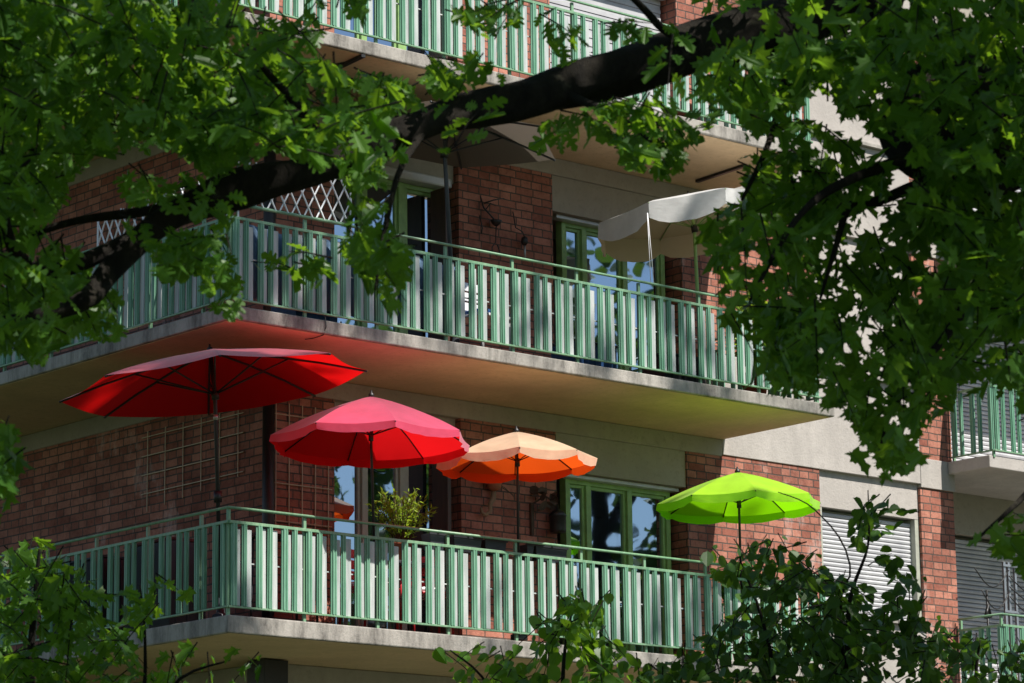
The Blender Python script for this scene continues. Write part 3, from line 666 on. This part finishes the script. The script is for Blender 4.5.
# drying rack on the small right balcony
b0 = (12.9, 1.9, 0)
t = thing('drying_rack', b0, 'grey metal drying rack with slack black cords on the lower right balcony', 'drying rack')
for u in (12.70, 12.78, 12.90): MB().box(u - .018, u + .018, 1.6, 1.63, ZL, 1.72).build('upright', M['steel'], t, b0, False, .003)
for z in (.4, 1.1, 1.66): MB().box(12.66, 12.94, 1.585, 1.6, z, z + .03).build('crossbar', M['steel'], t, b0, False, .003)
for k, (z, u1) in enumerate(((1.55, 13.7), (1.42, 13.9), (1.30, 13.6), (1.62, 11.99), (1.36, 12.1))):
    pts = [(12.75 + (u1 - 12.75) * f, 1.58 - .12 * f, z - .22 * math.sin(math.pi * f) - .05 * f) for f in [i / 10 for i in range(11)]]
    MB().tube(pts, .008, 6).build('cord', M['black'], t, b0, True)
for u in (12.35, 13.35): MB().tube([(u, 1.6, ZL), (u, 1.6, 1.35)], [.014, .014], 8).tube([(u - .04, 1.6, 1.0), (u, 1.59, 1.16), (u + .05, 1.6, 1.02)], .025, 6).build('side_pole', M['black'], t, b0, True)

# ------------------------------------------------------------------ ground
def ground():
    m, nt, N, L, b = mat('lawn')
    v = objco(nt)
    c = mixc(nt, ramp(nt, ntex(nt, .35, 6, .7, v), .35, .65), (.025, .05, .012), (.05, .075, .02))
    c = mixc(nt, ramp(nt, ntex(nt, 9, 5, .7, v), .45, .7), c, (.05, .055, .02))
    L.new(c, b.inputs['Base Color']); b.inputs['Roughness'].default_value = .95
    bump(nt, b, ntex(nt, 40, 4, .7, v), .8, .05)
    me = bpy.data.meshes.new('lawn'); S = 900; me.from_pydata([(-S, -S, 0), (S, -S, 0), (S, S, 0), (-S, S, 0)], [], [(0, 1, 2, 3)]); me.materials.append(m)
    o = bpy.data.objects.new('lawn', me); C.objects.link(o); o['kind'] = 'structure'
    pm = concrete('path slabs', (.34, .33, .31), .2, False)
    p = MB().box(-1, 18, -3.4, -1.8, GZ + .0, GZ + .012).build('path', pm, None, (8, -2.6, GZ)); p['kind'] = 'structure'
ground()

# ------------------------------------------------------------------ trees
def inpoly(x, y, poly):
    c = False; n = len(poly)
    for i in range(n):
        x1, y1 = poly[i]; x2, y2 = poly[(i + 1) % n]
        if (y1 > y) != (y2 > y) and x < (x2 - x1) * (y - y1) / (y2 - y1) + x1: c = not c
    return c
def smooth_path(pts, sub=6):
    out = []; n = len(pts)
    for i in range(n - 1):
        p0, p1, p2, p3 = pts[max(i - 1, 0)], pts[i], pts[i + 1], pts[min(i + 2, n - 1)]
        for k in range(sub):
            t = k / sub
            out.append(.5 * ((2 * p1) + (p2 - p0) * t + (2 * p0 - 5 * p1 + 4 * p2 - p3) * t * t + (3 * p1 - p0 - 3 * p2 + p3) * t ** 3))
    out.append(pts[-1]); return out
def wbuild(mb, name, m, parent, base, smooth=True):
    me = bpy.data.meshes.new(name); me.from_pydata([(x - base[0], y - base[1], z - base[2]) for x, y, z in mb.v], [], mb.f); me.materials.append(m)
    me.polygons.foreach_set('use_smooth', [smooth] * len(me.polygons))
    o = bpy.data.objects.new(name, me); C.objects.link(o); o.parent = parent; return o
def limb(mb, pts, rs, seg=16, jit=.35, sub=8):
    P_ = smooth_path([Vector(p) for p in pts], sub); n = len(P_)
    rr = []
    for i in range(n):
        f = i / (n - 1) * (len(rs) - 1); k = min(int(f), len(rs) - 2); rr.append(rs[k] + (rs[k + 1] - rs[k]) * (f - k))
    mb.tube([tuple(p) for p in P_], rr, seg, jit)
def spray(it, tw, c, shape, size, n, spread, out=None, ok=None):
    """one drooping twig with leaves set alternately along it"""
    d = (out if out else rdir(-.15, .6)); d = Vector((d.x, d.y, d.z - .25)).normalized()
    L = spread * rnd.uniform(.7, 1.25); a = c - d * L * .5; pts = []
    for i in range(n):
        f = (i + .5) / n; p = a + d * (L * f) + Vector((0, 0, -.25 * L * f * f))
        s = d.cross(Z); s = s.normalized() if s.length > .01 else Vector((1, 0, 0))
        ld = (s * (1 if i % 2 else -1) * rnd.uniform(.4, 1.1) + d * rnd.uniform(.3, 1) + Vector((0, 0, -rnd.uniform(.1, .9))) + rdir() * .3)
        nn = (Z * rnd.uniform(.3, 1.) + rdir() * .75)
        q = p + ld.normalized() * size * .35
        ln = size * rnd.choice((.55, .75, .9, 1.0, 1.1, 1.25)) * rnd.uniform(.88, 1.12)
        tip = q + ld.normalized() * ln
        if ok is None or (ok(q) and ok(tip)): it.append((q, ld, nn, ln, min(1, max(0, rnd.gauss(.45, .33))), shape)); pts.append(p)
    if tw is not None and len(pts) > 4: tw.tube([tuple(pts[0]), tuple(pts[len(pts) // 2]), tuple(pts[-1])], [.004, .003, .0015], 4, 0, False)
LIMB = [(880, -20, 46), (820, 5, 40), (745, 30, 34), (680, 52, 24), (560, 92, 20), (430, 122, 16), (300, 172, 14), (240, 190, 17), (165, 222, 13), (112, 268, 10), (85, 300, 8)]
def near_limb(x, y):
    for (x1, y1, r1), (x2, y2, r2) in zip(LIMB[:-1], LIMB[1:]):
        t = max(0, min(1, ((x - x1) * (x2 - x1) + (y - y1) * (y2 - y1)) / ((x2 - x1) ** 2 + (y2 - y1) ** 2)))
        if math.hypot(x - x1 - t * (x2 - x1), y - y1 - t * (y2 - y1)) < r1 + (r2 - r1) * t: return True
    return False
def fill(it, tw, poly, dens, d0, d1, shape, size, n=9, spread=.42, ok=None, mul=1.5):
    xs = [p[0] for p in poly]; ys = [p[1] for p in poly]; area = 0
    for i in range(len(poly)):
        x1, y1 = poly[i]; x2, y2 = poly[(i + 1) % len(poly)]; area += x1 * y2 - x2 * y1
    want = abs(area) / 2 / 1600 * dens * mul; got = 0
    def okp(p):
        x, y = to_px(p); return inpoly(x, y, poly) and (p.y > 15 or not near_limb(x, y) or rnd.random() < (.45 if x > 710 else .24 if x > 420 else .35))
    while got < want:
        x = rnd.uniform(min(xs), max(xs)); y = rnd.uniform(min(ys), max(ys))
        if not inpoly(x, y, poly): continue
        spray(it, tw, at(x, y, rnd.uniform(d0, d1)), shape, size, n, spread, None, ok or okp); got += 1
def outside_frame(p, mar=14):
    x, y = to_px(p); return not (-mar < x < 1024 + mar and -mar < y < 683 + mar)
def cover(it, tw, ctr, r, count, shape, size, n=7, spread=.8, ok=outside_frame):
    ctr = Vector(ctr); got = 0
    while got < count:
        v = rdir() * rnd.random() ** .33
        p = ctr + Vector((v.x * r[0], v.y * r[1], v.z * r[2]))
        if noise.noise(p * .45) < -.22: got += .25; continue
        spray(it, tw, p, shape, size, n, spread, None, ok); got += 1
# the big tree ------------------------------------------------------
tb = Vector((3.9, 15.2, 0))
T = wthing('maple_tree', tb, 'big dark maple tree whose thick limb and lobed leaves hang across the upper balconies', 'tree')
tr = MB(); limb(tr, [tb + Vector((0, 0, -.2)), tb + Vector((.02, 0, .5)), tb + Vector((-.05, 0, 2.5)), tb + Vector((.0, 0, 5.2)), tb + Vector((.05, -.1, 7.6)), tb + Vector((.2, -.3, 10.5)), tb + Vector((.1, -.4, 13.5))], [.62, .46, .40, .38, .34, .22, .06], 22, .18)
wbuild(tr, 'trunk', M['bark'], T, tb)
lm = MB()
limb(lm, [at(1100, -75, 15.2), at(960, -58, 14.4), at(820, 5, 13.8), at(680, 52, 13.4), at(560, 92, 13.1), at(430, 122, 12.9), at(330, 165, 12.7), at(240, 190, 12.6), at(165, 222, 12.5), at(112, 268, 12.3), at(85, 300, 12.1), at(30, 318, 12.0), at(-60, 330, 11.8)], [.24, .185, .15, .102, .084, .068, .060, .072, .052, .042, .034, .024, .016], 18, .5)
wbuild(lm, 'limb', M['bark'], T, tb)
lm = MB(); limb(lm, [at(1120, 95, 15.0), at(1040, 120, 14.3), at(985, 125, 13.7), at(935, 122, 13.3), at(915, 118, 13.2)], [.30, .30, .29, .25, .12], 22, .3)
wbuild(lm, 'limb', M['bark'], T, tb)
br = MB()
limb(br, [at(240, 190, 12.6), at(150, 210, 12.9), at(60, 225, 13.1), at(-40, 262, 13.2)], [.030, .022, .018, .010], 10)
limb(br, [at(165, 222, 12.5), at(60, 270, 12.2), at(15, 250, 12.0), at(5, 190, 11.9), at(30, 160, 11.8)], [.03, .028, .022, .014, .006], 8)
limb(br, [at(330, 165, 12.7), at(300, 110, 12.3), at(265, 70, 12.0), at(262, 66, 11.9)], [.03, .02, .012, .006], 8)
limb(br, [at(430, 122, 12.9), at(400, 170, 12.6), at(385, 230, 12.4), at(375, 290, 12.3)], [.02, .014, .010, .005], 8)
limb(br, [at(700, 42, 13.4), at(668, 32, 13.2), at(640, 5, 13.0), at(600, -30, 12.8)], [.03, .018, .014, .010], 8)
limb(br, [at(930, 180, 13.3), at(880, 200, 13.0), at(850, 205, 12.9), at(835, 250, 12.8), at(820, 300, 12.8)], [.03, .02, .016, .012, .006], 8)
limb(br, [at(940, 150, 13.3), at(860, 175, 12.7), at(800, 215, 12.4), at(750, 300, 12.2)], [.035, .022, .014, .006], 8)
limb(br, [at(985, 150, 13.7), at(990, 250, 13.4), at(950, 330, 13.0), at(900, 390, 12.8), at(880, 450, 12.7)], [.04, .03, .02, .012, .006], 8)
limb(br, [at(820, 5, 13.8), at(790, 70, 13.2), at(770, 140, 12.9), at(742, 200, 12.7)], [.04, .022, .014, .006], 8)
limb(br, [at(560, 92, 13.1), at(620, 118, 12.7), at(660, 150, 12.5)], [.02, .012, .005], 8)
limb(br, [at(1050, 470, 13.4), at(1010, 510, 13.2), at(970, 545, 13.1)], [.02, .012, .005], 8)
limb(br, [at(1100, 300, 14.6), at(1040, 420, 13.6), at(1050, 470, 13.4)], [.04, .03, .02], 8)
limb(br, [tb + Vector((.1, -.4, 13)), (tb + Vector((.2, -.3, 15))).lerp(W(0, 0, 2) + S * 18, .4), W(0, 0, 2) + S * 18], [.08, .09, .02], 8)
for q in ((2.2, 12.5, 9.5), (6.0, 12.5, 10.5), (-1.5, 12.2, 9.2), (7.2, 15, 9.5)):
    limb(br, [tb + Vector((.05, -.1, 7.4)), (tb + Vector((0, 0, 7.6))).lerp(Vector(q), .5) + Vector((0, 0, .4)), Vector(q)], [.16, .10, .03], 10)
wbuild(br, 'branches', M['bark'], T, tb)
it = []; tw = MB()
left = [
 ([(-60, -40), (250, -40), (245, 12), (290, 15), (318, -10), (345, -10), (330, 20), (322, 45), (335, 62), (355, 70), (405, 78), (425, 98), (440, 105), (445, 125), (420, 140), (400, 150), (385, 165), (375, 185), (370, 205), (345, 185), (320, 160), (300, 168), (280, 150), (255, 160), (225, 185), (205, 178), (195, 162), (165, 150), (130, 152), (95, 158), (85, 168), (65, 188), (60, 215), (30, 235), (-60, 240)], 3.4),
 ([(-60, 215), (40, 225), (60, 235), (85, 235), (95, 270), (112, 285), (132, 300), (120, 315), (128, 340), (108, 348), (85, 335), (60, 352), (40, 368), (15, 362), (-60, 340)], 3.2),
 ([(103, 175), (140, 165), (168, 170), (195, 160), (225, 175), (240, 200), (232, 235), (212, 240), (213, 268), (190, 285), (165, 285), (150, 262), (138, 245), (150, 225), (125, 205)], 2.9),
 ([(200, 225), (240, 228), (243, 290), (238, 326), (222, 325), (205, 300), (195, 270)], 2.6),
 ([(345, 70), (415, 72), (422, 120), (418, 150), (372, 168), (368, 196), (402, 205), (400, 232), (424, 245), (405, 262), (415, 300), (398, 326), (386, 320), (372, 285), (345, 272), (338, 240), (350, 215), (345, 180)], 2.2),
 ([(255, 235), (330, 245), (345, 285), (320, 300), (280, 280), (250, 262)], .8),
]
mid = [
 ([(417, 52), (470, 48), (512, 62), (508, 112), (490, 118), (470, 105), (455, 135), (425, 130)], 2.6),
 ([(335, -20), (380, -20), (372, 32), (345, 30)], 2.2),
 ([(440, -20), (525, -20), (528, 30), (505, 42), (470, 36), (448, 22)], 1.5),
 ([(530, 10), (605, 15), (610, 72), (580, 85), (540, 60)], 1.4),
 ([(515, 95), (630, 98), (632, 130), (575, 170), (540, 172), (520, 150), (540, 125)], 1.6),
 ([(545, 100), (690, 85), (735, 110), (700, 150), (672, 186), (640, 180), (610, 150)], 2.4),
 ([(600, 15), (740, 20), (740, 60), (690, 80), (655, 62), (610, 50)], 1.0),
]
right = [
 ([(690, -40), (1090, -40), (1090, 330), (1000, 345), (965, 370), (960, 402), (938, 412), (922, 452), (900, 482), (880, 472), (860, 440), (846, 420), (832, 400), (842, 365), (870, 352), (880, 325), (868, 295), (845, 285), (845, 235), (885, 228), (915, 190), (905, 150), (885, 135), (880, 105), (860, 95), (838, 112), (818, 74), (805, 105), (790, 120), (745, 130), (735, 110), (700, 120), (690, 60)], 3.3),
 ([(735, 120), (800, 115), (850, 130), (890, 150), (895, 215), (850, 230), (845, 330), (820, 340), (820, 410), (800, 400), (770, 395), (760, 340), (728, 335), (715, 295), (693, 255), (712, 210), (745, 200), (735, 150)], 2.2),
 ([(735, -10), (905, -10), (905, 150), (865, 135), (832, 112), (818, 74), (805, 105), (735, 120)], 2.2),
 ([(800, 225), (880, 230), (880, 330), (800, 340)], 1.2),
 ([(725, 300), (830, 290), (870, 350), (850, 415), (820, 410), (790, 390), (768, 395), (745, 392), (730, 378), (742, 345)], 1.3),
 ([(940, 360), (1090, 330), (1090, 440), (1030, 432), (1010, 400), (960, 402)], 2.3),
 ([(962, 545), (985, 530), (1005, 512), (1090, 490), (1090, 585), (1010, 582), (1000, 560), (975, 556)], 2.6),
 ([(848, 452), (930, 440), (940, 470), (915, 482), (880, 488), (858, 480)], 1.7),
]
for poly, dn in left: fill(it, tw, poly, dn, 11.4, 13.8, 'oak', .094, 10, .38, None, 1.85)
for poly, dn in mid: fill(it, tw, poly, dn, 12.2, 13.6, 'oak', .092, 9, .34, None, 1.5)
for poly, dn in right: fill(it, tw, poly, dn, 12.0, 14.6, 'maple', .098, 10, .38, None, 1.65)
fill(it, tw, [(-60, 415), (15, 418), (30, 440), (20, 470), (32, 505), (10, 520), (-60, 520)], 2.6, 11.6, 12.6, 'maple', .11)
for x, y in ((360, 150), (345, 160), (215, 205), (150, 228), (470, 108), (655, 55), (720, 60), (790, 20)):
    spray(it, tw, at(x + rnd.uniform(-16, 16), y + rnd.uniform(-14, 14), 11.6), 'oak', .09, 7, .3)
# the rest of the crown, above and around the view
cover(it, None, (1.2, 11.2, 9.6), (5.2, 4.2, 2.6), 520, 'maple', .24)
cover(it, None, (6.2, 13.0, 9.6), (4.0, 4.5, 3.6), 800, 'maple', .24)
cover(it, None, (3.5, 13.5, 12.6), (5.5, 5, 2.2), 250, 'maple', .26)
SUNP = [(-2.4, -.6), (.1, -.6), (.15, 1.2), (-.3, 1.6), (-.5, 2.6), (.3, 3.05), (1.5, 3.1), (2.4, 3.5), (2.7, 3.9), (1.6, 4.4), (-.5, 4.8), (-2.4, 5.2)]  # unseen sprays added along the sun rays to shade the left corner
got = 0
while got < 230:
    u = rnd.uniform(-2.4, 2.8); z = rnd.uniform(-.6, 5.3)
    if inpoly(u, z, SUNP): spray(it, None, W(u, 0, z) + S * rnd.uniform(16, 20), 'maple', .25, 7, .6, None, outside_frame); got += 1
for k in range(34): spray(it, None, W(rnd.uniform(2.6, 8.3), 0, rnd.uniform(2.5, 4.1)) + S * rnd.uniform(14, 22), 'maple', .22, 6, .6, None, outside_frame)  # unseen sprays added in the sun path to dapple the middle railing
for k in range(16): spray(it, None, W(rnd.uniform(1.5, 7), 0, rnd.uniform(-.3, .9)) + S * rnd.uniform(18, 24), 'maple', .22, 6, .6, None, outside_frame)  # more unseen sprays, added to dapple the lower railing
leaves_mesh('crown', M['leaf'], T, tb, it, tw)
print('leaves big tree', len(it))
# shrubs below -------------------------------------------------------
def bush(name, root, label, polys, d0, d1, shape, size, lm_, stems, cat='shrub', n=8, spread=.4, extra=None, mulb=3.6):
    root = Vector(root); t = wthing(name, root, label, cat); it = []; tw = MB()
    for poly, dn in polys: fill(it, tw, poly, dn, d0, d1, shape, size, n, spread, None, mulb)
    if extra: cover(it, None, extra[0], extra[1], extra[2], shape, size * 1.15, 7, .5)
    sm = MB()
    for s in stems: limb(sm, [root] + [Vector(p) for p in s[0]], s[1], 8, .2, 5)
    wbuild(sm, 'stems', M['bark'], t, root)
    leaves_mesh('foliage', lm_, t, root, it, tw)
    return t
bush('young_maple', (-2.6, 16.2, 0), 'leafy young maple rising at the lower left corner in front of the railing',
     [([(-50, 548), (10, 545), (45, 540), (75, 560), (100, 580), (110, 610), (105, 640), (95, 720), (-50, 720)], 3.3), ([(60, 580), (118, 590), (150, 578), (165, 610), (140, 640), (160, 690), (100, 720), (80, 640)], 1.9),
      ([(130, 575), (160, 572), (200, 592), (190, 610), (150, 600)], 1.3), ([(150, 640), (200, 640), (262, 650), (270, 665), (240, 720), (150, 720)], 1.3), ([(20, 535), (55, 530), (60, 552), (20, 556)], 2)], 15.4, 17.2, 'maple', .092, M['leaf'],
     [([at(40, 900, 16.2), at(30, 700, 16.2), at(35, 600, 16.2), at(40, 545, 16.2)], [.05, .04, .025, .015, .006]), ([at(100, 900, 16.4), at(140, 720, 16.5), at(145, 640, 16.5), at(140, 585, 16.5)], [.03, .02, .013, .008, .004]), ([at(150, 800, 16.3), at(170, 690, 16.4), at(230, 660, 16.4)], [.03, .016, .01, .004])], 'tree',
     extra=((-2.9, 16.3, 2.3), (1.1, 1.1, 1.2), 60), mulb=2.1)
bush('hazel_sapling', (.55, 19.5, 0), 'slender sapling with round leaves in front of the middle of the lower slab',
     [([(520, 640), (530, 615), (555, 592), (590, 588), (608, 605), (615, 640), (640, 655), (650, 720), (500, 720), (480, 668)], 1.9), ([(552, 600), (575, 588), (612, 592), (605, 625), (560, 630)], 1.2), ([(425, 645), (470, 640), (520, 655), (520, 720), (455, 720), (450, 668)], 1.8)], 18.6, 20, 'oval', .086, M['leaf'],
     [([at(560, 900, 19.4), at(562, 720, 19.3), at(565, 650, 19.3), at(575, 600, 19.3)], [.03, .022, .016, .010, .004]), ([at(520, 800, 19.4), at(490, 690, 19.3), at(450, 650, 19.3)], [.03, .014, .009, .004])], 'sapling', 7, .36)
bush('hazel_shrub', (2.35, 18.6, 0), 'dense dark round leaved shrub at the lower right below the lime parasol',
     [([(640, 665), (690, 640), (735, 612), (742, 580), (770, 555), (800, 560), (830, 572), (855, 575), (885, 590), (925, 590), (935, 640), (940, 720), (640, 720)], 3.0), ([(690, 560), (705, 545), (745, 540), (780, 528), (800, 535), (830, 560), (800, 600), (740, 600)], 1.35),
      ([(842, 498), (872, 492), (900, 500), (925, 500), (925, 512), (900, 530), (890, 562), (850, 552), (845, 520)], 1.3), ([(860, 560), (920, 545), (940, 590), (900, 600)], 1.7)], 17.6, 19.6, 'oval', .082, M['leaf_dark'],
     [([at(815, 900, 18.6), at(845, 680, 18.5), at(850, 600, 18.5), at(868, 545, 18.5), at(868, 490, 18.5)], [.05, .035, .02, .012, .007, .003]), ([at(800, 850, 18.5), at(770, 650, 18.4), at(740, 560, 18.4)], [.04, .02, .012, .005]), ([at(845, 680, 18.5), at(850, 565, 18.5), at(815, 510, 18.6), at(778, 492, 18.7)], [.02, .012, .006, .005, .004, .003])], 'shrub', 7, .36,
     extra=((2.2, 18.6, 2.0), (1.5, 1.0, 1.2), 90))
bush('privet_shrub', (3.5, 20.5, 0), 'low dark shrub filling the bottom right corner below the small railing',
     [([(915, 640), (950, 625), (985, 640), (1070, 640), (1070, 720), (915, 720)], 3.0), ([(925, 612), (948, 612), (955, 640), (930, 645)], 1.2)], 19.8, 21, 'oval', .082, M['leaf_dark'],
     [([at(980, 850, 20.5), at(975, 700, 20.5), at(980, 640, 20.5)], [.04, .03, .015, .005])], 'shrub', 7, .34, extra=((3.6, 20.5, 2.2), (1.2, .8, 1.1), 50))
# trees along the street that only the window panes show
def far_tree(loc, h, w, n, label, seed):
    rnd.seed(seed); loc = Vector(loc)
    t = wthing('street_tree', loc, label, 'tree', 'street trees mirrored in the window panes')
    tr = MB(); limb(tr, [loc, loc + Vector((0, 0, h * .3)), loc + Vector((.3, .2, h * .6)), loc + Vector((0, 0, h * .9))], [.4, .32, .2, .05], 10)
    br = MB(); it = []
    for i in range(9):
        a = rnd.uniform(0, 6.28); z = rnd.uniform(.35, .8) * h; e = loc + Vector((math.cos(a) * w * .8, math.sin(a) * w * .8, z + .15 * h)); s = loc + Vector((.15, .1, z * .8))
        limb(br, [s, s.lerp(e, .5) + Vector((0, 0, .3)), e], [.12, .07, .02], 6)
        for k in range(n // 9):
            c = s.lerp(e, rnd.uniform(.35, 1.1)) + rdir() * w * .35 * rnd.random() ** .5
            it.append((c, rdir(-.3), rdir(.6), rnd.uniform(.18, .42), rnd.random(), 'card'))
    wbuild(tr, 'trunk', M['bark'], t, loc); wbuild(br, 'branches', M['bark'], t, loc)
    leaves_mesh('crown', M['leaf_far'], t, loc, it)
for i, (x, y, h, w, n) in enumerate(((31, 32, 18.6, 4.0, 2300), (28.5, 26.0, 15.6, 3.2, 2200), (47, 22, 15, 5, 1500), (52, 38, 17, 5, 1500))):
    far_tree((x, y, 0), h, w, n, 'broad green street tree right of the building, mirrored in the window panes', 100 + i)
rnd.seed(5)

# ------------------------------------------------------------------ light, sky, camera
sun = bpy.data.lights.new('sun', 'SUN'); sun.energy = 5.0; sun.angle = rad(.53); sun.color = (1, .955, .88)
so = bpy.data.objects.new('sun', sun); C.objects.link(so); so.rotation_euler = S.to_track_quat('Z', 'Y').to_euler(); so.location = (20, -10, 40)
w = bpy.data.worlds.new('World'); bpy.context.scene.world = w; w.use_nodes = True
nt = w.node_tree; bg = nt.nodes['Background']; sk = nt.nodes.new('ShaderNodeTexSky'); sk.sky_type = 'NISHITA'; sk.sun_disc = False
sk.sun_elevation = EL; sk.sun_rotation = math.atan2(S.x, S.y); sk.air_density = 1.0; sk.dust_density = .6; sk.ozone_density = 1.5
nt.links.new(sk.outputs[0], bg.inputs[0]); bg.inputs[1].default_value = .068
cam = bpy.data.cameras.new('camera'); co = bpy.data.objects.new('camera', cam); C.objects.link(co)
cam.sensor_width = 36; cam.lens = F / 1024 * 36; cam.clip_start = .1; cam.clip_end = 3000
rx = Vector((math.cos(R), -math.sin(R) * math.sin(P), math.sin(R) * math.cos(P)))
ry = Vector((-math.sin(R), -math.cos(R) * math.sin(P), math.cos(R) * math.cos(P)))
fw = Vector((0, math.cos(P), math.sin(P)))
mw = Matrix((( rx.x, ry.x, -fw.x, EYE.x), (rx.y, ry.y, -fw.y, EYE.y), (rx.z, ry.z, -fw.z, EYE.z), (0, 0, 0, 1)))
co.matrix_world = mw
cam.dof.use_dof = True; cam.dof.focus_distance = 30.5; cam.dof.aperture_fstop = 9
sc = bpy.context.scene; sc.camera = co
sc.render.engine = 'CYCLES'
sc.cycles.use_denoising = True
sc.cycles.max_bounces = 10; sc.cycles.diffuse_bounces = 5; sc.cycles.glossy_bounces = 4; sc.cycles.transmission_bounces = 6
sc.cycles.sample_clamp_indirect = 6
vs = sc.view_settings; vs.view_transform = 'Standard'; vs.look = 'None'; vs.gamma = 1; vs.exposure = .6; vs.use_curve_mapping = False
